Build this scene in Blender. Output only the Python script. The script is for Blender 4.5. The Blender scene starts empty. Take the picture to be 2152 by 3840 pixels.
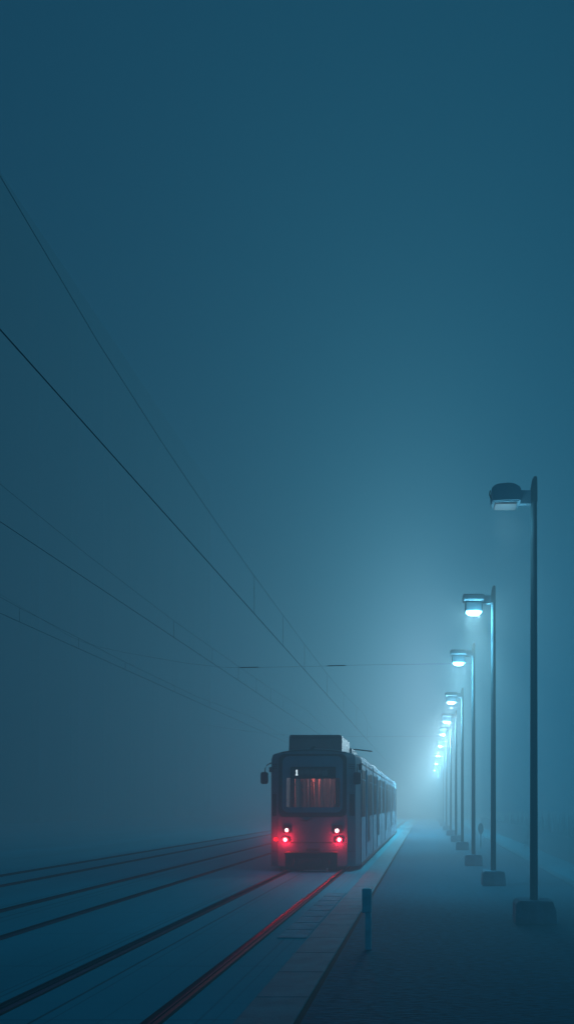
import bpy, bmesh, math, random
from mathutils import Vector
random.seed(7)
PI = math.pi
S = bpy.context.scene
C = S.collection

# ------------------------------------------------------------------ helpers
def tag(o, label=None, cat=None, group=None, kind=None):
    if label: o['label'] = label
    if cat: o['category'] = cat
    if group: o['group'] = group
    if kind: o['kind'] = kind
    return o

def empty(name, loc, label=None, cat=None, group=None):
    o = bpy.data.objects.new(name, None); C.objects.link(o)
    o.location = loc; o.empty_display_size = 0.2
    return tag(o, label, cat, group)

def obj(name, bm, m, parent=None, smooth=False):
    bmesh.ops.recalc_face_normals(bm, faces=bm.faces[:])
    me = bpy.data.meshes.new(name); bm.to_mesh(me); bm.free()
    o = bpy.data.objects.new(name, me); C.objects.link(o)
    me.materials.append(m)
    if parent: o.parent = parent
    if smooth:
        for p in me.polygons: p.use_smooth = True
        try: me.set_sharp_from_angle(angle=math.radians(35))
        except Exception: pass
    return o

def box(bm, x0, x1, y0, y1, z0, z1, bev=0.0, seg=2):
    vs = [bm.verts.new((x, y, z)) for x in (x0, x1) for y in (y0, y1) for z in (z0, z1)]
    f = [(0,1,3,2),(4,6,7,5),(0,4,5,1),(2,3,7,6),(0,2,6,4),(1,5,7,3)]
    fs = [bm.faces.new([vs[i] for i in q]) for q in f]
    if bev:
        es = list({e for q in fs for e in q.edges})
        bmesh.ops.bevel(bm, geom=es, offset=bev, segments=seg, affect='EDGES', profile=0.5)

def prism(bm, pts, y0, y1, axis='y'):
    """pts (a,b) outline extruded; axis y: (x,z); axis x: (y,z); axis z: (x,y)"""
    def P(a, b, t):
        return {'y': (a, t, b), 'x': (t, a, b), 'z': (a, b, t)}[axis]
    A = [bm.verts.new(P(a, b, y0)) for a, b in pts]
    B = [bm.verts.new(P(a, b, y1)) for a, b in pts]
    n = len(pts)
    bm.faces.new(A); bm.faces.new(B[::-1])
    for i in range(n):
        bm.faces.new((A[i], A[(i+1) % n], B[(i+1) % n], B[i]))

def tube(bm, pts, r, n=8, r1=None):
    pts = [Vector(p) for p in pts]; rings = []
    for i, p in enumerate(pts):
        d = (pts[min(i+1, len(pts)-1)] - pts[max(i-1, 0)]).normalized()
        up = Vector((0, 0, 1)) if abs(d.z) < 0.9 else Vector((1, 0, 0))
        a = d.cross(up).normalized(); b = d.cross(a).normalized()
        rr = r if r1 is None else r + (r1 - r) * i / (len(pts) - 1)
        rings.append([bm.verts.new(p + (a*math.cos(2*PI*k/n) + b*math.sin(2*PI*k/n))*rr) for k in range(n)])
    for A, B in zip(rings, rings[1:]):
        for k in range(n): bm.faces.new((A[k], A[(k+1) % n], B[(k+1) % n], B[k]))
    bm.faces.new(rings[0][::-1]); bm.faces.new(rings[-1])

def disc_dome(bm, cx, cy, cz, r, depth, seg=24, rings=4):
    """dome facing -y"""
    prev = None
    for j in range(rings + 1):
        a = j / rings * PI / 2
        rr = r * math.cos(a); yy = cy - depth * math.sin(a)
        if j == rings:
            c = bm.verts.new((cx, yy, cz))
            for k in range(seg): bm.faces.new((prev[k], prev[(k+1) % seg], c))
        else:
            ring = [bm.verts.new((cx + rr*math.cos(2*PI*k/seg), yy, cz + rr*math.sin(2*PI*k/seg))) for k in range(seg)]
            if prev:
                for k in range(seg): bm.faces.new((prev[k], prev[(k+1) % seg], ring[(k+1) % seg], ring[k]))
            prev = ring

def rrect(x0, x1, z0, z1, r, n=6):
    out = []
    for cx, cz, a0 in ((x1-r, z1-r, 0), (x0+r, z1-r, 90), (x0+r, z0+r, 180), (x1-r, z0+r, 270)):
        for i in range(n + 1):
            a = math.radians(a0 + 90*i/n)
            out.append((cx + r*math.cos(a), cz + r*math.sin(a)))
    return out

# ------------------------------------------------------------------ materials
def mat(name, col, rough=0.6, metal=0.0, var=0.15, scale=3.0, bump=0.0, bscale=40.0, stretch=None,
        emit=None, estr=0.0, spec=0.5, coat=0.0):
    m = bpy.data.materials.new(name); m.use_nodes = True
    nt = m.node_tree; b = nt.nodes['Principled BSDF']
    b.inputs['Roughness'].default_value = rough; b.inputs['Metallic'].default_value = metal
    b.inputs['Specular IOR Level'].default_value = spec
    b.inputs['Coat Weight'].default_value = coat
    tc = nt.nodes.new('ShaderNodeTexCoord'); src = tc.outputs['Object']
    if stretch:
        mp = nt.nodes.new('ShaderNodeMapping'); mp.inputs['Scale'].default_value = stretch
        nt.links.new(src, mp.inputs['Vector']); src = mp.outputs['Vector']
    n = nt.nodes.new('ShaderNodeTexNoise'); n.inputs['Scale'].default_value = scale
    n.inputs['Detail'].default_value = 6
    nt.links.new(src, n.inputs['Vector'])
    r = nt.nodes.new('ShaderNodeMapRange')
    r.inputs['From Min'].default_value = 0.3; r.inputs['From Max'].default_value = 0.7
    r.inputs['To Min'].default_value = 1 - var; r.inputs['To Max'].default_value = 1 + var
    nt.links.new(n.outputs['Fac'], r.inputs['Value'])
    mx = nt.nodes.new('ShaderNodeVectorMath'); mx.operation = 'SCALE'
    mx.inputs[0].default_value = col[:3]
    nt.links.new(r.outputs[0], mx.inputs['Scale'])
    nt.links.new(mx.outputs[0], b.inputs['Base Color'])
    if bump:
        nb = nt.nodes.new('ShaderNodeTexNoise'); nb.inputs['Scale'].default_value = bscale
        nb.inputs['Detail'].default_value = 4
        nt.links.new(src, nb.inputs['Vector'])
        bp = nt.nodes.new('ShaderNodeBump'); bp.inputs['Strength'].default_value = bump
        bp.inputs['Distance'].default_value = 0.02
        nt.links.new(nb.outputs['Fac'], bp.inputs['Height'])
        nt.links.new(bp.outputs[0], b.inputs['Normal'])
    if emit:
        b.inputs['Emission Color'].default_value = (*emit, 1); b.inputs['Emission Strength'].default_value = estr
    return m

M = {}
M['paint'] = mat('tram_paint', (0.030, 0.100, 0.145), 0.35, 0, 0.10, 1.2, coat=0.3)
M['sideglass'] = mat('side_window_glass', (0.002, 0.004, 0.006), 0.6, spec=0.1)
M['side'] = mat('tram_paint_side_lit', (0.12, 0.32, 0.43), 0.6, 0, 0.14, 1.2, spec=0.25)  # body paint lightened: lamp light on the side put into the colour
M['black'] = mat('black_rubber', (0.006, 0.008, 0.010), 0.5)
M['gloss'] = mat('black_gloss', (0.002, 0.004, 0.006), 0.35, spec=0.25)
M['frit'] = mat('tinted_band', (0.02, 0.115, 0.18), 0.3)
M['dark'] = mat('dark_metal', (0.02, 0.026, 0.03), 0.45, 0.3)
M['roofbox'] = mat('roof_box_metal', (0.06, 0.085, 0.10), 0.5, 0.2, 0.2, 3)
M['seam'] = mat('seam', (0.01, 0.014, 0.018), 0.7)
M['chrome'] = mat('worn_steel', (0.35, 0.4, 0.42), 0.3, 0.9)
M['inner'] = mat('interior_panel', (0.35, 0.18, 0.16), 0.6)
M['curtain'] = mat('curtain_cloth', (0.6, 0.34, 0.30), 0.8, 0, 0.4, 6, stretch=(6, 6, 0.4))
M['seatm'] = mat('seat_cloth', (0.16, 0.09, 0.10), 0.8)
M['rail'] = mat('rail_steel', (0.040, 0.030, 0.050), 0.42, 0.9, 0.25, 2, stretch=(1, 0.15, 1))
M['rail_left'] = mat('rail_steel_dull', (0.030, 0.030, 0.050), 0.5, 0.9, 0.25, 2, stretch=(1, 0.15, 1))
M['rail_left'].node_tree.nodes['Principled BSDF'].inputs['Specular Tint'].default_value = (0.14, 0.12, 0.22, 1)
M['rail'].node_tree.nodes['Principled BSDF'].inputs['Specular Tint'].default_value = (0.5, 0.12, 0.22, 1)  # red tint put in to bring out the lamps' red streak on this rail
M['railbed'] = mat('rail_filler', (0.0008, 0.010, 0.016), 0.8, spec=0.1)
M['pole'] = mat('pole_steel', (0.045, 0.12, 0.15), 0.85, 0.0, 0.2, 2)
M['lamphead'] = mat('lamp_head_metal', (0.20, 0.40, 0.50), 0.6, 0.0)
M['conc'] = mat('concrete_block', (0.05, 0.22, 0.31), 0.9, 0, 0.3, 5, bump=0.5, bscale=25)
M['wire'] = mat('wire_copper', (0.006, 0.06, 0.09), 1.0, spec=0.0)
M['insul'] = mat('insulator', (0.01, 0.015, 0.02), 0.4)
M['bollard'] = mat('bollard_paint', (0.40, 0.80, 0.86), 0.6, 0, 0.2, 6)
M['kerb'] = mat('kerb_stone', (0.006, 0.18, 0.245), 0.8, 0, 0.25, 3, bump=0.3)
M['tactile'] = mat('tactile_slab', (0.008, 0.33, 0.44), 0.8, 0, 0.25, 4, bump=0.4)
M['wall'] = mat('low_wall', (0.03, 0.09, 0.12), 0.9, 0, 0.3, 2, bump=0.5)
M['reed'] = mat('reed', (0.01, 0.035, 0.045), 0.9, 0, 0.4, 2)
M['lens'] = mat('lamp_lens_lit', (0.8, 0.8, 0.8), 0.4, emit=(0.95, 0.98, 1.0), estr=12)
M['lensoff'] = mat('lamp_lens_dim', (0.10, 0.14, 0.16), 0.4, emit=(0.6, 0.85, 1.0), estr=0.12)
M['head'] = mat('headlight_lens', (0.8, 0.8, 0.8), 0.3, emit=(1.0, 0.70, 0.70), estr=5)
M['marker'] = mat('marker_lens', (0.5, 0.02, 0.05), 0.3, emit=(1.0, .03, .07), estr=0.12)
M['redrim'] = mat('red_halo_rim', (0.5, 0.02, 0.04), 0.3, emit=(1.0, .04, .09), estr=1.6)  # red glow put into the rim, for the halo round the lens
M['facade'] = mat('dark_facade', (0.02, 0.10, 0.15), 0.9, 0, 0.3, .3)
M['facade_glass'] = mat('facade_glass', (0.01, 0.07, 0.11), 0.5, spec=0.1)
M['glow_white'] = mat('display_digit', (0.8, 0.8, 0.8), 0.5, emit=(0.9, 1.0, 1.0), estr=1.2)
M['dim'] = mat('display_dots', (0.02, 0.05, 0.07), 0.5, emit=(0.05, 0.2, 0.28), estr=0.08)
M['striplight'] = mat('cabin_light', (0.5, 0.3, 0.25), 0.5, emit=(1.0, 0.36, 0.28), estr=1.5)

def glass(name, tint, gl=0.25):
    m = bpy.data.materials.new(name); m.use_nodes = True; nt = m.node_tree
    for n in list(nt.nodes): nt.nodes.remove(n)
    o = nt.nodes.new('ShaderNodeOutputMaterial'); mx = nt.nodes.new('ShaderNodeMixShader')
    t = nt.nodes.new('ShaderNodeBsdfTransparent'); g = nt.nodes.new('ShaderNodeBsdfGlossy')
    fr = nt.nodes.new('ShaderNodeFresnel'); fr.inputs['IOR'].default_value = 1.45
    g.inputs['Roughness'].default_value = 0.05; t.inputs['Color'].default_value = (*tint, 1)
    nt.links.new(fr.outputs[0], mx.inputs[0])
    nt.links.new(t.outputs[0], mx.inputs[1]); nt.links.new(g.outputs[0], mx.inputs[2])
    nt.links.new(mx.outputs[0], o.inputs['Surface']); return m
M['glass'] = glass('windscreen_glass', (0.8, 0.8, 0.85))

# ground with faint slab joints
def ground_mat():
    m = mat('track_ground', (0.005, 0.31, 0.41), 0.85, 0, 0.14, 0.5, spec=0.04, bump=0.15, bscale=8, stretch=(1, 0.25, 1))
    nt = m.node_tree; b = nt.nodes['Principled BSDF']
    tc = nt.nodes.new('ShaderNodeTexCoord'); sp = nt.nodes.new('ShaderNodeSeparateXYZ')
    nt.links.new(tc.outputs['Object'], sp.inputs[0])
    prev = None
    for x, w, s in ((-3.62, 0.022, 0.6), (-3.48, 0.010, 0.3), (-3.0, .008, .2), (-4.42, 0.02, 0.35), (-4.52, 0.015, 0.3), (-5.05, 0.012, 0.15), (-6.75, .01, .2), (-7.25, .02, .35),
                    (-7.5, .03, .4), (-2.1, 0.015, 0.25), (-1.95, .01, .2), (-8.3, .03, .3), (-9.6, .02, .2)):
        d = nt.nodes.new('ShaderNodeMath'); d.operation = 'SUBTRACT'; d.inputs[1].default_value = x
        a = nt.nodes.new('ShaderNodeMath'); a.operation = 'ABSOLUTE'
        l = nt.nodes.new('ShaderNodeMapRange'); l.inputs['From Min'].default_value = w*0.4; l.inputs['From Max'].default_value = w*1.2
        l.inputs['To Min'].default_value = 1 - s; l.inputs['To Max'].default_value = 1
        nt.links.new(sp.outputs[0], d.inputs[0]); nt.links.new(d.outputs[0], a.inputs[0]); nt.links.new(a.outputs[0], l.inputs['Value'])
        if prev is None: prev = l.outputs[0]
        else:
            mu = nt.nodes.new('ShaderNodeMath'); mu.operation = 'MULTIPLY'
            nt.links.new(prev, mu.inputs[0]); nt.links.new(l.outputs[0], mu.inputs[1]); prev = mu.outputs[0]
    for period, w, s in ((2.4, .012, .25), (0.6, .01, .10)):
        md = nt.nodes.new('ShaderNodeMath'); md.operation = 'PINGPONG'; md.inputs[1].default_value = period/2
        l = nt.nodes.new('ShaderNodeMapRange'); l.inputs['From Min'].default_value = w*0.4; l.inputs['From Max'].default_value = w*1.6
        l.inputs['To Min'].default_value = 1 - s; l.inputs['To Max'].default_value = 1
        nt.links.new(sp.outputs[1], md.inputs[0]); nt.links.new(md.outputs[0], l.inputs['Value'])
        mu = nt.nodes.new('ShaderNodeMath'); mu.operation = 'MULTIPLY'
        nt.links.new(prev, mu.inputs[0]); nt.links.new(l.outputs[0], mu.inputs[1]); prev = mu.outputs[0]
    old = b.inputs['Base Color'].links[0].from_socket
    sc = nt.nodes.new('ShaderNodeVectorMath'); sc.operation = 'SCALE'
    nt.links.new(old, sc.inputs[0]); nt.links.new(prev, sc.inputs['Scale'])
    nt.links.new(sc.outputs[0], b.inputs['Base Color'])
    return m
M['ground'] = ground_mat()

def platform_mat():
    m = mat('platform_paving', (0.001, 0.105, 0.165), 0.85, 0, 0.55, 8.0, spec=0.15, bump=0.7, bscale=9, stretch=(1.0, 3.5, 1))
    return m
M['platform'] = platform_mat()

# ------------------------------------------------------------------ world: night fog
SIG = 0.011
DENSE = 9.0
NEAR_GLOW = (0.012, 0.052, 0.084)  # extra emission put into the thick fog, as if lamps lit it
AMB = (0.0000, 0.0142, 0.0385)  # dim emission of fog and sky dome, standing in for scattered ambient light
GLOW = (2.5, 3.05, 3.8)      # emission put into the haze in place of many-times scattered lamp light
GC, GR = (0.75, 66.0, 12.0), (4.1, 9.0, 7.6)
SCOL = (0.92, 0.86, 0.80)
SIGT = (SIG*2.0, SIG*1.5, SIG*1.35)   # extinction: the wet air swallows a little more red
w = bpy.data.worlds.new('World'); S.world = w; w.use_nodes = True
nt = w.node_tree
bg = nt.nodes['Background']; out = nt.nodes['World Output']
sky = nt.nodes.new('ShaderNodeTexSky'); sky.sky_type = 'NISHITA'; sky.sun_disc = False
sky.sun_elevation = math.radians(1.0); sky.sun_rotation = math.radians(200)
nt.links.new(sky.outputs[0], bg.inputs['Color']); bg.inputs['Strength'].default_value = 0.05
vs = nt.nodes.new('ShaderNodeVolumeScatter'); vs.inputs['Color'].default_value = (*SCOL, 1)
vs.inputs['Density'].default_value = SIG; vs.inputs['Anisotropy'].default_value = 0.0
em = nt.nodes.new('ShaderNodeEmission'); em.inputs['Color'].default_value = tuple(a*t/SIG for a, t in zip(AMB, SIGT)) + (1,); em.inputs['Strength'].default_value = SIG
ab = nt.nodes.new('ShaderNodeVolumeAbsorption'); ab.inputs['Density'].default_value = SIG*2
ab.inputs['Color'].default_value = tuple(1 - (t/SIG - sc)/2 for t, sc in zip(SIGT, SCOL)) + (1,)
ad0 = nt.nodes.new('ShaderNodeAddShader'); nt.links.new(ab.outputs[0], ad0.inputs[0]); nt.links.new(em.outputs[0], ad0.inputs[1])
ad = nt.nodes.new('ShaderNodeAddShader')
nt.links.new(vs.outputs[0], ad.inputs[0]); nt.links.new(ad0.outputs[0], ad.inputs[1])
# emission built into the haze as scattered lamp light, fading softly from its centre
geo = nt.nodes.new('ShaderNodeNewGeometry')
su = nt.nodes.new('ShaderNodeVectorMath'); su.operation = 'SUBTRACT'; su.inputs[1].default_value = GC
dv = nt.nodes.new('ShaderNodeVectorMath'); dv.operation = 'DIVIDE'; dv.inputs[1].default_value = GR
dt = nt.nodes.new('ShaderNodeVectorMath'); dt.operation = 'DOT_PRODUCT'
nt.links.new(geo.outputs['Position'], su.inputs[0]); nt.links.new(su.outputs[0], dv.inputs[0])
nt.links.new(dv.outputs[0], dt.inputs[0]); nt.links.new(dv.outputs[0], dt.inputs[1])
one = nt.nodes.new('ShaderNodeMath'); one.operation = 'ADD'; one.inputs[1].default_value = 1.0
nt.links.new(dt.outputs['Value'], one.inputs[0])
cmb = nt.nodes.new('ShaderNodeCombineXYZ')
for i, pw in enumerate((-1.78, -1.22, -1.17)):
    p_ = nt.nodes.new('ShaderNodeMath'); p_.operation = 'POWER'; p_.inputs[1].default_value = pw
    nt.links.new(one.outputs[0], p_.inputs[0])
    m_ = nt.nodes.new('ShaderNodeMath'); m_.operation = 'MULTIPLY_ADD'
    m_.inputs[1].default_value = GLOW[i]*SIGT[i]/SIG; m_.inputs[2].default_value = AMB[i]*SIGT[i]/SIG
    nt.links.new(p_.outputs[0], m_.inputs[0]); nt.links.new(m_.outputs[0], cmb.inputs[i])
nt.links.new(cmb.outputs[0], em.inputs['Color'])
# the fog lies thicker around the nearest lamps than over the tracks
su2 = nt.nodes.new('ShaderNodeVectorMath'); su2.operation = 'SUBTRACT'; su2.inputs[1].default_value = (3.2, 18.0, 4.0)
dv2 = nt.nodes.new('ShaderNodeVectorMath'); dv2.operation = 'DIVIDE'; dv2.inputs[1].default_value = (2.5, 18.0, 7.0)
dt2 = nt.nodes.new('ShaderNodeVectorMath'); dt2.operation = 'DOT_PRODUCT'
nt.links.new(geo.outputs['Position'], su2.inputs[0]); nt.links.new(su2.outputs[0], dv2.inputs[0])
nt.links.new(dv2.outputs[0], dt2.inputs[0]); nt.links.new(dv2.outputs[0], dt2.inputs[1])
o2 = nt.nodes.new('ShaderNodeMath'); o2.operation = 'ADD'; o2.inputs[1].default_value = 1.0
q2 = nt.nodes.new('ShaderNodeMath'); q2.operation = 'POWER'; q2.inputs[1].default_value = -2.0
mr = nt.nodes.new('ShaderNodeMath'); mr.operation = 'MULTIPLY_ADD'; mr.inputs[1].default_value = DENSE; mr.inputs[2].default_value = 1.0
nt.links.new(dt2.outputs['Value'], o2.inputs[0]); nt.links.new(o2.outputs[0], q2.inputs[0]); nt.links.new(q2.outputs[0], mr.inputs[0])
nr = nt.nodes.new('ShaderNodeVectorMath'); nr.operation = 'SCALE'; nr.inputs[0].default_value = tuple(a*t/SIG for a, t in zip(NEAR_GLOW, SIGT))
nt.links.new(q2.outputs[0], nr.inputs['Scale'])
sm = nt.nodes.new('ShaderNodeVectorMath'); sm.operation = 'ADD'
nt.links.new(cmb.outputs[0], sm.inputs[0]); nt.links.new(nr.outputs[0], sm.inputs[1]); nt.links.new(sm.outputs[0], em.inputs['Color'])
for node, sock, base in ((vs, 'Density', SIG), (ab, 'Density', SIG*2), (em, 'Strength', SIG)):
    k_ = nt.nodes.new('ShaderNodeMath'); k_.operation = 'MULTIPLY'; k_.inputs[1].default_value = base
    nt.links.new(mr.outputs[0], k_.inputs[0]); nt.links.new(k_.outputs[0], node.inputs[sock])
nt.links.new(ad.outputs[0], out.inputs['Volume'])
try:
    w.cycles.homogeneous_volume = False; w.cycles.volume_step_size = 4.0
    w.cycles.volume_sampling = 'EQUIANGULAR'
except Exception as e: print(e)

def light(name, loc, col, power, parent=None, r=0.05, kind='POINT', spot=None, rot=None):
    L = bpy.data.lights.new(name, kind); L.color = col; L.energy = power
    L.shadow_soft_size = r
    if spot: L.spot_size = math.radians(spot); L.spot_blend = 1.0
    o = bpy.data.objects.new(name, L); C.objects.link(o); o.location = loc
    if rot: o.rotation_euler = rot
    if parent: o.parent = parent
    return o

# ------------------------------------------------------------------ ground
def sheet(name, x0, x1, y0, y1, z, m, ny=1):
    bm = bmesh.new()
    bmesh.ops.create_grid(bm, x_segments=1, y_segments=1, size=0.5)
    for v in bm.verts:
        v.co = Vector(((x0+x1)/2 + v.co.x*(x1-x0), (y0+y1)/2 + v.co.y*(y1-y0), z))
    return obj(name, bm, m)
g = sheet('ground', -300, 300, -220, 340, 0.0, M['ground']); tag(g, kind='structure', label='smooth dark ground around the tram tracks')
m = bpy.data.materials.new('night_sky'); m.use_nodes = True
m.node_tree.nodes['Principled BSDF'].inputs['Base Color'].default_value = (0, 0, 0, 1)
m.node_tree.nodes['Principled BSDF'].inputs['Specular IOR Level'].default_value = 0
m.node_tree.nodes['Principled BSDF'].inputs['Emission Color'].default_value = (*AMB, 1)
m.node_tree.nodes['Principled BSDF'].inputs['Emission Strength'].default_value = 1.0
bm = bmesh.new(); bmesh.ops.create_uvsphere(bm, u_segments=48, v_segments=24, radius=260)
for v in bm.verts: v.co.y += 60
o = obj('sky', bm, m, smooth=True); tag(o, 'dark blue night sky behind the haze', kind='structure')
# platform on the right: paving raised a little, dark open gap along its kerb
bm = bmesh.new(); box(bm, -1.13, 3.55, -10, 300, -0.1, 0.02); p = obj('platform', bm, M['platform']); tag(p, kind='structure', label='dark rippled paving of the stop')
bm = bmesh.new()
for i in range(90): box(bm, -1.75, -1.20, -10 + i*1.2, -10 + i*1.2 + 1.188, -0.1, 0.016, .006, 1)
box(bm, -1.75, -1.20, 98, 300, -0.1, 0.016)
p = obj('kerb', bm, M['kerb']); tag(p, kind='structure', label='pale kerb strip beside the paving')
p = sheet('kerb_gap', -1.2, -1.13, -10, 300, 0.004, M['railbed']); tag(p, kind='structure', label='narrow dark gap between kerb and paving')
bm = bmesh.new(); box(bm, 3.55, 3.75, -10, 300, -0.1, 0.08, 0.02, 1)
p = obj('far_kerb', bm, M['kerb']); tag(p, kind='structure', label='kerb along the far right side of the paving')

# tactile slabs between the rail and the kerb
k = 0
for y in [11.6, 12.35, 13.1, 13.85, 14.6, 15.35, 16.1, 16.85]:
    bm = bmesh.new()
    n = 6
    for j in range(n):
        box(bm, -2.22, -1.78, y + j*0.118, y + j*0.118 + 0.085, 0.0, 0.012)
    t = obj('tactile_slab', bm, M['tactile'])
    pos = ['nearest to the camera', 'second from the camera', 'third from the camera', 'fourth from the camera', 'fifth from the camera', 'sixth from the camera', 'seventh from the camera', 'nearest to the tram'][k]
    tag(t, 'pale ribbed slab between right rail and kerb, ' + pos, 'paving slab', 'ribbed slabs beside the right rail'); k += 1

# ------------------------------------------------------------------ tracks
def track(name, xs, label, rw=0.085, bed=0.24, hh=0.06):
    t = empty('tram_track', (sum(xs)/2, 0, 0), label, 'track', 'parallel tram tracks')
    cx = sum(xs)/2
    for x in xs:
        bm = bmesh.new()
        box(bm, x-cx-bed/2, x-cx+bed/2, -10, 300, 0.0, 0.006)
        obj('rail_bed', bm, M['railbed'], t)
        bm = bmesh.new()
        prof = [(-rw/2-.02, .006), (-rw/2, hh*.5), (-rw/2, hh*.8), (-rw/2+.012, hh*.95), (-rw*.2, hh), (rw*.2, hh), (rw/2-.012, hh*.95), (rw/2, hh*.8), (rw/2, hh*.5), (rw/2+.02, .006)]
        prism(bm, [(a + x - cx, b) for a, b in prof], -10, 300)
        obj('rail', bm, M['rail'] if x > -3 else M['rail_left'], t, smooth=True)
    return t
track('a', (-4.12, -2.50), 'track with dark steel rails that the tram stands on', 0.09, 0.20)
track('b', (-7.90, -6.30), 'middle track of thin dark rails left of the tram', 0.06, 0.09)
track('c', (-11.8, -10.3), 'faint far track nearest the left edge of the photo', 0.05, 0.07)

# ------------------------------------------------------------------ tall building, a dark mass in the haze on the left
BX, BH = -45.0, 2 + 45*1.48
bld = empty('tall_building', (BX, 70, 0), 'huge faint building looming in the haze at the left edge', 'building')
bm = bmesh.new(); box(bm, -22, 0, -72, 90, 0, BH-1.4); obj('wall', bm, M['facade'], bld)
bm = bmesh.new(); box(bm, -22.4, .4, -72.4, 90.4, BH-1.4, BH, .1, 1); obj('parapet', bm, M['facade'], bld)
for k in range(17):
    bm = bmesh.new(); y = -70 + k*9.9; box(bm, .003, .9, y-.6, y+.6, 0, BH-1.5, .05, 1); obj('pilaster', bm, M['facade'], bld)
for k in range(16):
    bm = bmesh.new(); y0 = -68.6 + k*9.9
    box(bm, .003, .08, y0, y0 + 7.1, 1.5, BH-4, .02, 1)
    obj('window_strip', bm, M['facade_glass'], bld)

# ------------------------------------------------------------------ overhead lines
def interp(tab, y):
    if y <= tab[0][0]: return tab[0][1]
    for (a, va), (b, vb) in zip(tab, tab[1:]):
        if y <= b:
            t = (y-a)/(b-a); t = t*t*(3-2*t) if False else t
            return va + (vb-va)*t
    return tab[-1][1]
def overhead(x, z, tab, drops, label, r=0.011, r2=0.006):
    t = empty('overhead_line', (x, 0, z), label, 'overhead wire', 'overhead lines above the tracks')
    bm = bmesh.new(); tube(bm, [(0, -5, 0), (0, 30, 0), (0, 130, 0)], r*.55, 6); obj('contact_wire', bm, M['wire'], t)
    ys = [3 + i*1.0 for i in range(60)] + [64 + 3*i for i in range(20)]
    bm = bmesh.new(); tube(bm, [(0, y, interp(tab, y)) for y in ys], r2*.5, 6); obj('messenger_wire', bm, M['wire'], t)
    for y in drops:
        bm = bmesh.new(); tube(bm, [(0, y, 0), (0, y, interp(tab, y))], 0.003, 6); obj('dropper', bm, M['wire'], t)
overhead(-3.376, 5.78, [(3, 1.62), (6.15, 1.22), (8, 1.0), (10.2, .86), (12.5, .79), (15.3, .745), (18.4, .73), (21.6, .715), (26.6, .73), (33, .85), (42, 1.2), (50, .9), (60, .7), (80, 1.2), (110, .7)],
         (15.3, 18.4, 21.65, 26.65, 32, 38, 45), 'highest overhead wire pair, above the tram track with long droppers')
overhead(-6.1, 6.07, [(3, .9), (8, .66), (11.1, .54), (14, .45), (18.8, .40), (22.2, .43), (25.3, .46), (30, .52), (40, .8), (50, .5), (60, .4), (80, .7), (110, .4)],
         (18.8, 22.2, 25.3, 28, 30.6, 33.3), 'middle overhead wire pair with short droppers left of the tram', 0.0095, 0.005)
overhead(-8.9, 6.02, [(3, .9), (10, .48), (15.5, .36), (17, .31), (19.9, .27), (23, .22), (30, .2), (40, .5), (50, .3), (60, .25), (110, .3)],
         (17, 19.9, 23, 27.5, 32), 'lowest overhead wire pair at the left edge of the photo', 0.010, 0.007)
def span(pts, ins, label):
    base = Vector(pts[-1])
    t = empty('span_wire', base, label, 'span wire', 'wires spanning the tracks')
    # smooth the polyline (Catmull-Rom)
    P = [Vector(p) - base for p in pts]; fine = []
    for i in range(len(P)-1):
        a, b, c, d = P[max(i-1, 0)], P[i], P[i+1], P[min(i+2, len(P)-1)]
        for k in range(6):
            u = k/6
            fine.append(0.5*((2*b) + (-a+c)*u + (2*a-5*b+4*c-d)*u*u + (-a+3*b-3*c+d)*u**3))
    fine.append(P[-1])
    bm = bmesh.new(); tube(bm, fine, 0.0035, 6); obj('wire', bm, M['wire'], t)
    for a, b in ins:
        bm = bmesh.new(); a, b = Vector(a)-base, Vector(b)-base
        tube(bm, [a, a.lerp(b, .15), a.lerp(b, .5), a.lerp(b, .85), b], 0.016, 8); obj('insulator', bm, M['insul'], t)
D3 = 25.3
span([(-14.6, D3, 9.25), (-13.9, D3, 8.9), (-12.4, D3, 8.0), (-11, D3, 7.27), (-8.5, D3, 6.75), (-6.9, D3, 6.53), (-6.08, D3, 6.49), (-4.05, D3, 6.52), (-1.7, D3, 6.58), (1.60, D3, 6.62)],
     [((-6.05, D3, 6.49), (-5.45, D3, 6.50)), ((-3.2, D3, 6.545), (-2.6, D3, 6.56))], 'nearer span wire with two insulators, tied to the third lamp post')
span([(-12, 41, 6.3), (-8, 41, 5.75), (-3, 41, 5.62), (1.65, 41, 5.66)], [], 'farther faint span wire just above the tram roof')

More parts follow.
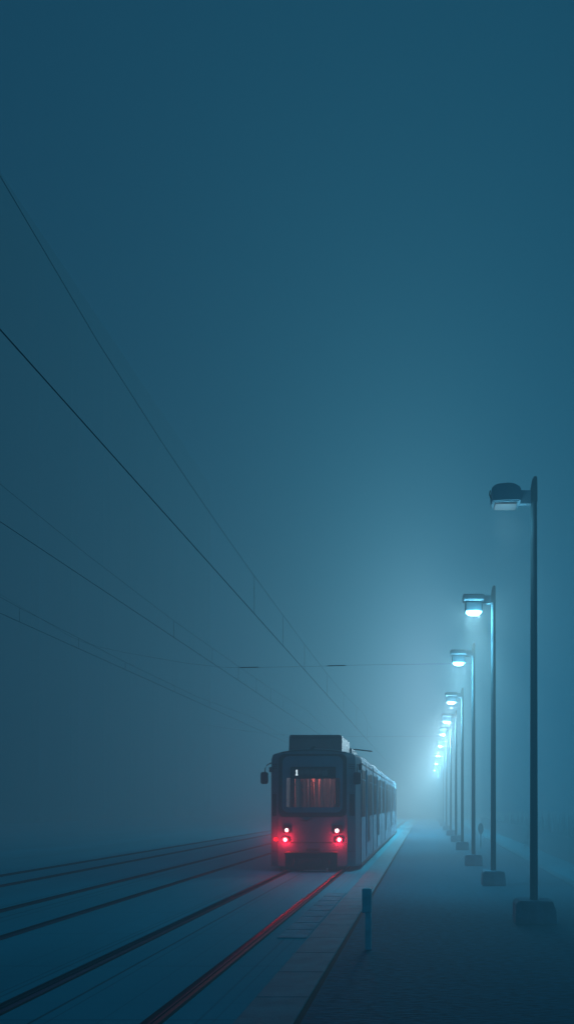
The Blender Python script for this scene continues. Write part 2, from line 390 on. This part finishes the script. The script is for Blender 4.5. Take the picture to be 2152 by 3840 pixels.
# ------------------------------------------------------------------ street lamps
LAMP = (0.50, 0.86, 1.0)
def lamp_colour(depth): return LAMP if depth < 30 else (0.90, 0.95, 1.0)
def lamp(px, depth, label, lit=True, power=1, sub=True, base=True, top=7.45, ltype=1, rad=0.0):
    X = (px - 1070) * depth / 1950
    t = empty('street_lamp', (X, depth, 0.02), label, 'street lamp', 'street lamps in a row along the stop')
    bm = bmesh.new()
    h = top - 0.02
    # tapered octagonal post with slanted blade tip
    def ring(z, r, n=12): return [bm.verts.new((r*math.cos(2*PI*k/n), r*math.sin(2*PI*k/n), z)) for k in range(n)]
    R = [ring(0.0, .068), ring(h-0.42, .053)]
    n = 12
    for A, B in zip(R, R[1:]):
        for k in range(n): bm.faces.new((A[k], A[(k+1) % n], B[(k+1) % n], B[k]))
    bm.faces.new(R[0][::-1]); bm.faces.new(R[1])
    obj('pole', bm, M['pole'], t, smooth=True)
    bm = bmesh.new()
    prism(bm, [(-.058, h-.42), (.054, h-.42), (.050, h-.03), (.04, h), (-.002, h), (-.03, h-.05), (-.055, h-.2)], -.05, .05)
    obj('pole_cap', bm, M['pole'], t)
    if base:
        bm = bmesh.new()
        prism(bm, [(-.335, 0), (.345, 0), (.335, .26), (.29, .30), (.29, .385), (-.27, .395), (-.325, .35)] if ltype == 0 else
              [(-.29, 0), (.29, 0), (.26, .33), (.2, .36), (-.24, .36), (-.275, .32)], -.26, .26)
        bmesh.ops.bevel(bm, geom=bm.edges[:], offset=.015, segments=2, affect='EDGES')
        obj('base_block', bm, M['conc'], t)
    if ltype == 0:
        bm = bmesh.new(); box(bm, -.24, -.046, -.05, .05, h-.46, h-.23, .01); obj('arm', bm, M['lamphead'], t)
        bm = bmesh.new()
        prism(bm, [(-.71, h-.47), (-.235, h-.45), (-.235, h-.22), (-.33, h-.165), (-.42, h-.145), (-.62, h-.165), (-.70, h-.21), (-.725, h-.25), (-.70, h-.33)], -.17, .17)
        bmesh.ops.bevel(bm, geom=bm.edges[:], offset=.018, segments=2, affect='EDGES')
        hd = obj('lamp_head', bm, M['lamphead'], t)
        bm = bmesh.new(); box(bm, -.66, -.30, -.13, .13, h-.505, h-.47, .012); obj('lens', bm, M['lensoff'], hd)
        bm = bmesh.new(); tube(bm, [(-.73, .0, h-.22), (-.745, 0, h-.28), (-.72, 0, h-.36)], .012, 6); obj('latch', bm, M['dark'], hd)
        lx, lz = -.47, h-.85
    else:
        bm = bmesh.new(); box(bm, -.27, -.046, -.04, .04, h-.44, h-.24, .01); obj('arm', bm, M['lamphead'], t)
        bm = bmesh.new()
        box(bm, -.76, -.22, -.16, .16, h-.40, h-.22, .05, 3)
        hd = obj('lamp_head', bm, M['lamphead'], t)
        bm = bmesh.new(); box(bm, -.70, -.27, -.14, .14, h-.66, h-.40, .035, 3); obj('housing', bm, M['lamphead'], hd)
        bm = bmesh.new()
        prism(bm, [(-.65, h-.662), (-.63, h-.69), (-.57, h-.715), (-.40, h-.715), (-.34, h-.69), (-.32, h-.662)], -.07, .07)
        obj('lens', bm, M['lens'], hd)
        lx, lz = -.48, h-.86
    if lit:
        light('lamp_light', (lx, -0.1, lz), lamp_colour(depth), power*.55, t, r=0.12)
        light('lamp_light', (lx, -0.1, lz), lamp_colour(depth), power*2.6, t, r=0.2, kind='SPOT', spot=88 if depth < 30 else 130, rot=(0, math.radians(-4 if depth < 30 else 10), 0))
    return t
P0 = 420
ords = ['nearest tall street lamp, dark unlit head and broad concrete base',
        'nearest lit street lamp, glowing bowl under a boxy head',
        'lit street lamp holding the end of the nearer span wire',
        'lit street lamp right behind the one that holds the span wire',
        'fifth street lamp from the camera, small bright head in haze',
        'sixth street lamp from the camera, blurred by haze',
        'seventh street lamp from the camera, blurred by haze',
        'eighth street lamp from the camera, faint in bright haze',
        'ninth street lamp from the camera, almost lost in haze',
        'farthest street lamp of the row, lost in haze']
specs = [(1343, 13.0, 0, 7.5, 26), (1241, 19.1, 1, 7.4, P0*1.2), (1191, 25.3, 1, 7.28, P0*1.5), (1163, 34, 1, 7.15, P0*2.4), (1147, 41.5, 1, 7.1, P0*3),
         (1134, 50, 1, 7.2, P0*8), (1123, 60, 1, 7.2, P0*8), (1115, 72, 1, 7.2, P0*8), (1109, 86, 1, 7.2, P0*8), (1103, 102, 1, 7.2, P0*8)]
for (px, d, ty, top, pw), lb in zip(specs, ords):
    lamp(px, d, lb, True, pw, True, True, top, ty)

# ------------------------------------------------------------------ bollard, sign, wall, reeds
t = empty('bollard', (-0.80, 10.6, 0.02), 'slim grey post standing beside the kerb gap, right of the tram track', 'bollard')
bm = bmesh.new(); box(bm, -.02, .062, -.04, .04, 0.0, .50, .008); obj('shaft', bm, M['bollard'], t)
bm = bmesh.new(); box(bm, -.063, .064, -.063, .063, .50, .84, .022, 3); obj('sleeve', bm, M['bollard'], t)

t = empty('sign_post', (2.50, 35, 0.02), 'small oval sign on a thin post behind the street lamps', 'sign')
bm = bmesh.new(); tube(bm, [(0, 0, 0), (0, 0, .72)], .025, 8); obj('post', bm, M['pole'], t)
bm = bmesh.new(); prism(bm, [(.12*math.cos(a*PI/10), .9 + .26*math.sin(a*PI/10)) for a in range(20)], -.03, -.0); obj('sign_plate', bm, M['pole'], t)

bm = bmesh.new(); box(bm, 5.0, 5.3, 8, 70, 0, .86, .03, 2)
tag(obj('low_wall', bm, M['wall']), 'low concrete wall at the right edge of the photo', 'wall')
bm = bmesh.new()
for i in range(1500):
    x = random.uniform(5.5, 9); y = random.uniform(14, 60); h = random.uniform(.8, 1.9); a = random.uniform(0, PI)
    dx, dy = .02*math.cos(a), .02*math.sin(a); lx, ly = random.gauss(0, .12), random.gauss(0, .12)
    v = [bm.verts.new(q) for q in ((x-dx, y-dy, 0), (x+dx, y+dy, 0), (x+dx*.7+lx*.4, y+dy*.7+ly*.4, h*.6), (x-dx*.7+lx*.4, y-dy*.7+ly*.4, h*.6), (x+lx, y+ly, h))]
    bm.faces.new((v[0], v[1], v[2], v[3])); bm.faces.new((v[3], v[2], v[4]))
r = obj('tall_grass', bm, M['reed']); tag(r, 'tall thin grass behind the low wall', 'grass', kind='stuff')
# small conical shrub
t = empty('shrub', (4.45, 33, 0), 'small pointed shrub beside the low wall', 'shrub')
bm = bmesh.new(); tube(bm, [(0, 0, 0), (0, 0, .5)], .03, 6); obj('stem', bm, M['reed'], t)
bm = bmesh.new()
for i in range(420):
    z = random.uniform(.15, 1.15); rr = .36*(1.2-z)*random.uniform(.4, 1.1); a = random.uniform(0, 2*PI)
    c = Vector((rr*math.cos(a), rr*math.sin(a), z)); u = Vector((random.gauss(0, 1), random.gauss(0, 1), random.gauss(0, 1))).normalized()*.05
    vv = Vector((random.gauss(0, 1), random.gauss(0, 1), random.gauss(0, 1))).normalized()*.04
    bm.faces.new([bm.verts.new(c+u), bm.verts.new(c+vv), bm.verts.new(c-u)])
obj('foliage', bm, M['reed'], t)

# ------------------------------------------------------------------ TRAM
XC, Y0 = -3.357, 23.0
tram = empty('tram', (XC, Y0, 0), 'blue grey tram standing on its track with red glowing lamps', 'tram')
WF, WB, LEN = 1.03, 1.378, 30.0     # front half width, body half width, length
def fy(x, z):                        # front surface: gentle bulge and rake
    return 0.07*(x/WF)**2 + max(0, z-1.6)*0.05
def ray_poly(poly, c, a):
    dx, dz = math.cos(a), math.sin(a); best = 0
    n = len(poly)
    for i in range(n):
        x1, z1 = poly[i][0]-c[0], poly[i][1]-c[1]; x2, z2 = poly[(i+1) % n][0]-c[0], poly[(i+1) % n][1]-c[1]
        ex, ez = x2-x1, z2-z1; den = dx*ez - dz*ex
        if abs(den) < 1e-12: continue
        t = (x1*ez - z1*ex)/den; u = (x1*dz - z1*dx)/den
        if t > 0 and -1e-6 <= u <= 1+1e-6: best = max(best, t)
    return (c[0]+dx*best, c[1]+dz*best)
def section(wd, zb, zs, zt, n=10):
    """body outline, counter clockwise from bottom right"""
    pts = [(-wd+.05, zb), (wd-.05, zb), (wd, zb+.06), (wd, 1.0), (wd, 2.0), (wd, 2.9), (wd-.005, zs-.12), (wd-.03, zs-.04), (wd-.09, zs)]
    for i in range(1, n):
        u = 1 - 2*i/n; pts.append(((wd-.09)*u, zs + (zt-zs)*(1-abs(u)**2.2)))
    pts += [(-wd+.09, zs), (-wd+.03, zs-.04), (-wd+.005, zs-.12), (-wd, 2.9), (-wd, 2.0), (-wd, 1.0), (-wd, zb+.06)]
    return pts
CW = (0, 2.58)
def ring_strip(bm, inner, outer, fin, fout, extra=0):
    angs = sorted({round(math.atan2(p[1]-CW[1], p[0]-CW[0]), 5) for p in inner+outer} | {round(-PI + 2*PI*k/72, 5) for k in range(72)})
    A = [bm.verts.new(fin(*ray_poly(inner, CW, a))) for a in angs]
    B = [bm.verts.new(fout(*ray_poly(outer, CW, a))) for a in angs]
    n = len(angs)
    for i in range(n): bm.faces.new((A[i], A[(i+1) % n], B[(i+1) % n], B[i]))
    return A, B, angs
FO = section(WF, .17, 3.55, 3.66)
BO = section(WB, .13, 3.53, 3.72)
HO = rrect(-.985, .985, 1.66, 3.49, .17, 8)       # hole under the black surround
F = lambda x, z, o=0: (x, fy(x, z)+o, z)
# front shell
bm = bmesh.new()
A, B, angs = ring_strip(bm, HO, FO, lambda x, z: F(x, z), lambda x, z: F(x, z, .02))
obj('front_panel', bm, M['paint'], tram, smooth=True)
# nose corners, swept back to the full width
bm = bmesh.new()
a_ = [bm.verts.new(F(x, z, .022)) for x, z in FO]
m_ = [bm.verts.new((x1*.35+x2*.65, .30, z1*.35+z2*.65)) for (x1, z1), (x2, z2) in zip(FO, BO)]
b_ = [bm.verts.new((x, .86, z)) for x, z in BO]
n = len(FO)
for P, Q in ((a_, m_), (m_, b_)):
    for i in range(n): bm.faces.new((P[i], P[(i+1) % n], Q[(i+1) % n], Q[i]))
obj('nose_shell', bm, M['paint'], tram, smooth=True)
# body, in articulated sections, joined by bellows
cuts = [0.862, 6.4, 12.1, 18.8, 24.4, LEN]
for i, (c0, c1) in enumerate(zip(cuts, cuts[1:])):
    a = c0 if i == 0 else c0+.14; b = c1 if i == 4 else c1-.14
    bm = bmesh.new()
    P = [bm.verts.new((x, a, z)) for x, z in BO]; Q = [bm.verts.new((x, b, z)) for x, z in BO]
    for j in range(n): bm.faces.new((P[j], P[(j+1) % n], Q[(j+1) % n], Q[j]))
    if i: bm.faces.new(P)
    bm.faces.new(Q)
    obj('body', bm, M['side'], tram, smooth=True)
    if i < 4:
        bm = bmesh.new()
        NB = section(WB-.05, .2, 3.46, 3.62); rings = []
        for q in range(7):
            s = 1.0 if q % 2 else .965
            rings.append([bm.verts.new((x*s, b + .005 + q*(.27/6), 1.9+(z-1.9)*s)) for x, z in NB])
        for P, Q in zip(rings, rings[1:]):
            for j in range(n): bm.faces.new((P[j], P[(j+1) % n], Q[(j+1) % n], Q[j]))
        obj('bellows', bm, M['black'], tram)
# side windows, doors and panel lines (both sides)
for sgn in (-1, 1):
    def sb(name, y0, y1, z0, z1, m, t=.012, parent=None, bev=0, off=0.0):
        bm = bmesh.new(); x0 = sgn*(WB+.001+off); x1 = sgn*(WB+t+off)
        box(bm, min(x0, x1), max(x0, x1), y0, y1, z0, z1, bev); return obj(name, bm, m, parent or tram)
    for i, (c0, c1) in enumerate(zip(cuts, cuts[1:])):
        a = c0 + (.05 if i == 0 else .2); b = c1 - .2; L = b - a
        dmid = a + L*.5; dw = .66
        for (w0, w1) in ((a+.2, dmid-dw-.45), (dmid+dw+.2, b-.45)):
            half = (w1-w0)/2
            for q in range(2):
                wo = sb('window', w0+q*half+.05, w0+(q+1)*half-.05, 1.62, 3.10, M['sideglass'], .014)
                sb('vent_pane', w0+q*half+.08, w0+(q+1)*half-.08, 2.78, 2.81, M['side'], .010, wo, off=.014)
        for q in (0, 1):
            d = sb('door', dmid+(q-1)*dw+.015, dmid+q*dw-.015, .30, 3.16, M['side'], .034, bev=.005)
            sb('door_window', dmid+(q-1)*dw+.13, dmid+q*dw-.13, .75, 3.02, M['sideglass'], .008, d, off=.034)
        # panel seams
        for yy in (a+.05, dmid-dw-.10, dmid-dw-.25, dmid+dw+.12, b-.2):
            sb('panel_seam', yy, yy+.03, .22, 3.40, M['seam'], .006)
        for yy in (a+.9, b-1.1):
            sb('panel_seam', yy, yy+.02, .22, 1.55, M['seam'], .005)
    sb('roof_rail', .9, LEN, 3.27, 3.30, M['seam'], .010)
    sb('skirt', .9, LEN-.1, .10, .20, M['dark'], .010)

# windscreen surround, tinted band, clear glass
SI = rrect(-.905, .905, 1.774, 3.46, .20, 8)
SO = rrect(-1.012, 1.012, 1.636, 3.52, .17, 8)
bm = bmesh.new(); o = -.03
A, B, angs = ring_strip(bm, SI, SO, lambda x, z: F(x, z, o), lambda x, z: F(x, z, o+.012))
nA = len(angs)
B2 = [bm.verts.new(F(v.co.x, v.co.z, .01)) for v in B]; A2 = [bm.verts.new(F(v.co.x, v.co.z, .01)) for v in A]
for i in range(nA):
    bm.faces.new((B[i], B[(i+1) % nA], B2[(i+1) % nA], B2[i])); bm.faces.new((A[i], A2[i], A2[(i+1) % nA], A[(i+1) % nA]))
ws = obj('windscreen_surround', bm, M['gloss'], tram)
CL = rrect(-.775, .82, 1.93, 2.80, .02, 2)
bm = bmesh.new()
CW = (0, 2.4)
ring_strip(bm, CL, rrect(-.915, .915, 1.764, 3.47, .20, 8), lambda x, z: F(x, z, -.004), lambda x, z: F(x, z, -.004))
obj('tinted_band', bm, M['frit'], ws)
CW = (0, 2.58)
bm = bmesh.new()
xs = [-.775 + 1.595*i/8 for i in range(9)]
lo = [bm.verts.new(F(x, 1.93, -.004)) for x in xs]; hi = [bm.verts.new(F(x, 2.80, -.004)) for x in xs]
for i in range(8): bm.faces.new((lo[i], lo[i+1], hi[i+1], hi[i]))
obj('windscreen', bm, M['glass'], tram, smooth=True)

def fbox(name, x0, x1, z0, z1, o0, o1, m, parent=None, bev=0.0):
    bm = bmesh.new(); yc = fy((x0+x1)/2, (z0+z1)/2)
    box(bm, x0, x1, yc+o0, yc+o1, z0, z1, bev); return obj(name, bm, m, parent or tram)
# destination display behind the top of the screen
dd = fbox('destination_display', -.65, .70, 2.775, 3.135, -.045, -.015, M['gloss'])
bm = bmesh.new()   # the digit 1
yy = fy(.025, 2.955) - .052
prism(bm, [(-.497, 2.875), (-.427, 2.875), (-.427, 2.905), (-.44, 2.905), (-.44, 3.045), (-.468, 3.045), (-.490, 3.020), (-.490, 2.995), (-.482, 2.995), (-.482, 2.905), (-.497, 2.905)], yy, yy+.006)
obj('route_number', bm, M['glow_white'], dd)
bm = bmesh.new(); rr = random.Random(3); x = -.36
while x < .45:
    wv = rr.uniform(.008, .022); zt = rr.choice((3.07, 3.05, 3.02))
    box(bm, x, x+wv, yy, yy+.004, 2.87+rr.choice((0, 0, .05)), zt)
    x += wv + rr.uniform(.014, .03)
obj('display_dots', bm, M['dim'], dd)

# emblem (tick shaped crest) under the windscreen
bm = bmesh.new(); yb = fy(-.2, 1.55)
prism(bm, [(-.44, 1.575), (-.33, 1.535), (-.215, 1.50), (-.15, 1.515), (-.05, 1.575), (.07, 1.625), (-.03, 1.60), (-.10, 1.575), (-.19, 1.545), (-.30, 1.555)], yb-.02, yb-.002)
obj('emblem', bm, M['black'], tram)
# crease and lower panels
bm = bmesh.new()
pl = [(-.70, .93), (-.66, .895), (-.60, .884), (-.3, .882), (0, .88), (.3, .882), (.60, .884), (.68, .90), (.73, .95)]
tube(bm, [F(x, z, .004) for x, z in pl], .012, 6); obj('crease', bm, M['black'], tram)
for sx in (-1, 1):
    bm = bmesh.new(); tube(bm, [F(sx*WF*.985, .3, .0), F(sx*WF*.985, 1.6, .0)], .006, 6); obj('panel_seam', bm, M['seam'], tram)
# bumper recess, coupler
fbox('coupler_frame', -.80, .745, .105, .615, -.045, .03, M['black'], bev=.02)
bp = fbox('bumper', -.815, .76, .545, .60, -.085, -.045, M['dark'], bev=.012)
fbox('crest_plate', -.19, .235, .635, .705, -.018, .01, M['dark'], bev=.008)
cp = fbox('coupler', -.45, .26, .21, .40, -.075, -.045, M['dark'], bev=.015)
fbox('coupler_hatch', -.30, .12, .25, .35, -.09, -.075, M['seam'], cp, bev=.01)
fbox('tow_bar', -.25, .42, .045, .068, -.10, -.06, M['chrome'])
bm = bmesh.new(); yy = fy(.45, .1)
tube(bm, [(.455, yy-.09, .02), (.455, yy-.09, .13)], .022, 10); obj('tow_pin', bm, M['chrome'], tram)
for sx in (-.55, .5):
    bm = bmesh.new(); tube(bm, [(sx, -.06, .42), (sx+.03, -.09, .3), (sx-.02, -.08, .18)], .014, 6); obj('hose', bm, M['dark'], tram)
fbox('plough', -.98, .98, .02, .17, .25, .33, M['black'])

# headlights
for (x, z, r, hx0, hx1, hz0, hz1) in ((-.758, 1.249, .060, -.875, -.625, 1.165, 1.40), (-.805, .967, .060, -.88, -.66, .885, 1.045),
                                      (.734, 1.233, .068, .595, .895, 1.150, 1.40), (.800, .967, .062, .655, .90, .885, 1.05)):
    bm = bmesh.new(); prism(bm, rrect(hx0, hx1, hz0, hz1, .05, 4), fy(x, z)-.022, fy(x, z)+.01)
    hl = obj('headlight', bm, M['gloss'], tram)
    bm = bmesh.new()
    tube(bm, [(x, fy(x, z)-.022, z), (x, fy(x, z)-.034, z)], r+.014, 24); obj('rim', bm, M['redrim'] if z < 1.1 else M['dark'], hl)
    bm = bmesh.new(); disc_dome(bm, x, fy(x, z)-.034, z, r*.86, .025); obj('lens', bm, M['head'], hl, smooth=True)
    light('headlight_glow', (x, fy(x, z)-.13, z-.04), (1.0, .004, .012), 125.0 if z < 1.1 else 14.0, tram, r=.03)
for sx in (-1,):
    xm = sx*1.10; bm = bmesh.new(); box(bm, xm-.05, xm+.05, .085, .13, .93, 1.02, .01)
    obj('marker_light', bm, M['marker'], tram)
    light('marker_glow', (sx*1.27, -.08, .98), (1.0, .004, .012), 85, tram, r=.03)  # added lamp in the air off the marker lens, for a red halo

# mirrors
def mirror(pts, hx0, hx1, hz0, hz1, y, bx):
    bm = bmesh.new(); tube(bm, pts, .016, 8)
    a = obj('mirror', bm, M['black'], tram)
    bm = bmesh.new(); prism(bm, rrect(hx0, hx1, hz0, hz1, .06, 5), y-.04, y+.04)
    bmesh.ops.bevel(bm, geom=bm.edges[:], offset=.008, segments=1, affect='EDGES'); obj('mirror_housing', bm, M['black'], a)
    bm = bmesh.new(); box(bm, *bx, .01); obj('mirror_bracket', bm, M['dark'], a)
def tx(cx, k=1.0): return (cx-1600)/305/k - XC
def tz(cy, k=1.0): return 2+(721-cy)/305/k
mirror([(tx(225), .35, tz(338)), (tx(180), .30, tz(338)), (tx(150), .27, tz(358)), (tx(136), .25, tz(385)), (tx(133), .25, tz(430))],
       tx(95), tx(160), tz(530), tz(420), .25, (tx(170), tx(222), .26, .40, tz(420), tz(375)))
mirror([(tx(1000), .35, tz(345)), (tx(978), .20, tz(352)), (tx(978), .10, tz(380)), (tx(980), .08, tz(430))],
       tx(949), tx(1016), tz(535), tz(425), .08, (tx(985), tx(1018), .30, .42, tz(400), tz(345)))
# right-hand nose panel: side window and slats laid on the swept corner
def corner_quad(name, sgn, u0, u1, z0, z1, m, lift=.008):
    bm = bmesh.new(); vsx = []
    def P(u, z):
        # between mid ring (y .30) and body ring (y .86)
        x1 = WF*.35+WB*.65; a = Vector((x1, .30, z)); b = Vector((WB, .86, z)); nrm = Vector((.56, -(WB-x1), 0)).normalized()
        p = a.lerp(b, u) + nrm*lift
        return (sgn*p.x, p.y, p.z)
    for u, z in ((u0, z0), (u1, z0), (u1, z1), (u0, z1)): vsx.append(bm.verts.new(P(u, z)))
    f = bm.faces.new(vsx); r = bmesh.ops.extrude_face_region(bm, geom=[f])
    for v in r['geom']:
        if isinstance(v, bmesh.types.BMVert): v.co.x -= sgn*lift*.9
    return obj(name, bm, m, tram)
def corner_front(name, sgn, u0, u1, z0, z1, m, lift=.010):
    """panel on the first facet of the swept corner (front edge to mid ring)"""
    bm = bmesh.new(); vsx = []
    def P(u, z):
        a = Vector((WF, fy(WF, z)+.022, z)); b = Vector((WF*.35+WB*.65, .30, z)); d = (b-a); nrm = Vector((d.y, -d.x, 0)).normalized()
        p = a.lerp(b, u) + nrm*lift; return (sgn*p.x, p.y, p.z)
    for u, z in ((u0, z0), (u1, z0), (u1, z1), (u0, z1)): vsx.append(bm.verts.new(P(u, z)))
    f = bm.faces.new(vsx); r = bmesh.ops.extrude_face_region(bm, geom=[f])
    for v in r['geom']:
        if isinstance(v, bmesh.types.BMVert): v.co.y += lift*.9
    return obj(name, bm, m, tram)
for sgn in (-1, 1):
    corner_front('corner_window', sgn, .25, .9, 1.67, 2.33, M['gloss'])
    for zz in (3.08, 3.14, 3.20):
        corner_front('vent_slat', sgn, .12, .9, zz, zz+.025, M['seam'])
    corner_front('panel_seam', sgn, .02, .98, .60, .615, M['seam'])
    corner_front('panel_seam', sgn, .02, .98, 2.36, 2.372, M['seam'])
    corner_quad('panel_seam', sgn, .93, .985, .2, 3.4, M['seam'])
# roof: equipment boxes, fin, pantographs
bm = bmesh.new()
prism(bm, [(-.83, 3.60), (.80, 3.60), (.80, 4.10), (.76, 4.15), (-.78, 4.15), (-.815, 4.12)], .75, 3.2)
bmesh.ops.bevel(bm, geom=bm.edges[:], offset=.02, segments=2, affect='EDGES')
ru = obj('roof_unit', bm, M['roofbox'], tram)
bm = bmesh.new()
for i in range(46):
    x = -.74 + i*.0325; box(bm, x, x+.012, .735, .755, 4.02+random.uniform(-.012, .012), 4.10)
obj('vent_grille', bm, M['seam'], ru)
for (y0, y1, hh) in ((4.0, 6.0, 3.98), (8.2, 11.2, 3.95), (14, 17.5, 3.95), (20.5, 23.5, 3.95)):
    bm = bmesh.new(); box(bm, -.80, .80, y0, y1, 3.60, hh, .04); obj('roof_unit', bm, M['roofbox'], tram)
bm = bmesh.new(); prism(bm, [(-.12, 3.645), (.02, 3.645), (.065, 3.74), (.05, 3.765), (.0, 3.755)], .14, .20); obj('antenna', bm, M['black'], tram)
bm = bmesh.new(); tube(bm, [(-.18, .12, 3.66), (-.18, .10, 3.50)], .006, 6); obj('panel_seam', bm, M['seam'], tram)
bm = bmesh.new(); tube(bm, [(x, .03+.07*(x/WF)**2+.07, 3.64-.09*abs(x/WF)**2.2) for x in [-.98+.14*i for i in range(15)]], .014, 6); obj('rain_gutter', bm, M['black'], tram)
for py in (6.6,):
    bm = bmesh.new(); box(bm, -.5, .5, py-.4, py+.4, 3.66, 3.80, .02); pg = obj('pantograph', bm, M['dark'], tram)
    bm = bmesh.new()
    tube(bm, [(-.2, py+.2, 3.8), (-.1, py-.5, 4.05)], .03, 6); tube(bm, [(.2, py+.2, 3.8), (.1, py-.5, 4.05)], .03, 6)
    obj('arm', bm, M['dark'], pg)
    bm = bmesh.new()
    tube(bm, [(-1.1, py-.55, 3.98), (-.85, py-.55, 4.075), (.75, py-.55, 4.085), (1.35, py-.55, 4.02)], .016, 6)
    tube(bm, [(-1.1, py-.25, 3.98), (-.85, py-.25, 4.075), (.75, py-.25, 4.085), (1.35, py-.25, 4.02)], .016, 6)
    obj('contact_strip', bm, M['dark'], pg)
# wheels
for yy in (2.2, 4.0, 14.2, 16.0, 26, 27.8):
    for sx in (-.80, .80):
        bm = bmesh.new(); tube(bm, [(sx-.06, yy, .345), (sx+.06, yy, .345)], .29, 24); obj('wheel', bm, M['dark'], tram)
bm = bmesh.new(); box(bm, -1.15, 1.15, .9, LEN-.5, .12, .24); obj('underframe', bm, M['black'], tram)
# ---- interior
bm = bmesh.new(); box(bm, -1.25, 1.25, .5, 12, .34, .38); obj('floor', bm, M['seatm'], tram)
bm = bmesh.new(); box(bm, -.95, .95, .22, .5, 1.70, 1.90, .03); obj('dashboard', bm, M['black'], tram)
bm = bmesh.new(); box(bm, -1.2, 1.2, 5.8, 5.86, .38, 3.5); obj('bulkhead', bm, M['seatm'], tram)
bm = bmesh.new()
box(bm, -.58, -.50, 1.5, 1.54, .38, 3.2); box(bm, -.42, -.36, 1.5, 1.54, .38, 3.2)
box(bm, -.02, .02, 1.5, 1.54, .38, 3.2)
obj('partition', bm, M['inner'], tram)
def curtain(x0, x1, y, z0, z1, pull):
    bm = bmesh.new(); nx, nz = 44, 10; g = []
    for j in range(nz+1):
        v = j/nz; row = []
        for i in range(nx+1):
            u = i/nx; xx = x0 + (x1-x0)*(u*(1-pull*math.sin(v*PI*.8)) + pull*.3*math.sin(v*PI*.8))
            row.append(bm.verts.new((xx, y + .035*math.sin(u*26+v*1.5)+.02*math.sin(u*61), z0+(z1-z0)*v)))
        g.append(row)
    for j in range(nz):
        for i in range(nx): bm.faces.new((g[j][i], g[j][i+1], g[j+1][i+1], g[j+1][i]))
    return obj('curtain', bm, M['curtain'], tram, smooth=True)
curtain(-.80, -.60, .75, 1.75, 2.95, .1)
curtain(-.28, -.08, 1.3, 1.6, 2.95, .25)
curtain(.50, .86, .95, 1.7, 2.95, .45)
for x, y in ((-.50, 2.4), (.10, 1.9), (.33, 1.6), (-.12, 3.0), (.6, 2.6)):
    bm = bmesh.new(); tube(bm, [(x, y, .38), (x+.02, y, 3.3)], .022, 8); obj('grab_pole', bm, M['chrome'], tram)
def seat(x, y, m, z=.38):
    bm = bmesh.new(); box(bm, x-.25, x+.25, y-.22, y+.22, z+.32, z+.45, .04, 3); s = obj('seat', bm, m, tram)
    bm = bmesh.new(); box(bm, x-.24, x+.24, y+.16, y+.25, z+.45, z+1.1, .05, 3); obj('backrest', bm, m, s)
    bm = bmesh.new(); box(bm, x-.13, x+.13, y+.16, y+.24, z+1.12, z+1.32, .04, 3); obj('headrest', bm, m, s)
seat(.12, .95, M['seatm'], .62)
for x in (-.75, -.2, .35, .85):
    for y in (2.3, 3.4, 4.5): seat(x, y, M['seatm'], .60)
bm = bmesh.new(); box(bm, -.15, .15, 1.1, 5.6, 3.30, 3.34, .01); obj('ceiling_light', bm, M['striplight'], tram)
light('cabin_lamp', (.1, 1.15, 3.05), (1.0, .26, .22), 46, tram, r=.1)
light('cabin_lamp', (0, 3.6, 3.1), (1.0, .34, .26), 60, tram, r=.1)

# ------------------------------------------------------------------ camera
cam = bpy.data.cameras.new('camera'); co = bpy.data.objects.new('camera', cam); C.objects.link(co)
co.location = (0, 0, 2.0); co.rotation_euler = (PI/2, 0, 0)
cam.sensor_fit = 'HORIZONTAL'; cam.sensor_width = 36; cam.lens = 36*1950/1444
cam.shift_x = -(1070-722)/1444; cam.shift_y = (2026-1288)/1444
cam.clip_start = 0.05; cam.clip_end = 4000
S.camera = co
S.view_settings.view_transform = 'Standard'; S.view_settings.look = 'None'; S.view_settings.exposure = 0; S.view_settings.gamma = 1
cy = S.cycles
cy.use_denoising = True
try: cy.denoiser = 'OPENIMAGEDENOISE'
except Exception: pass
cy.max_bounces = 4; cy.diffuse_bounces = 2; cy.glossy_bounces = 2; cy.transparent_max_bounces = 6
cy.volume_bounces = 0
cy.sample_clamp_indirect = 4
cy.volume_max_steps = 24
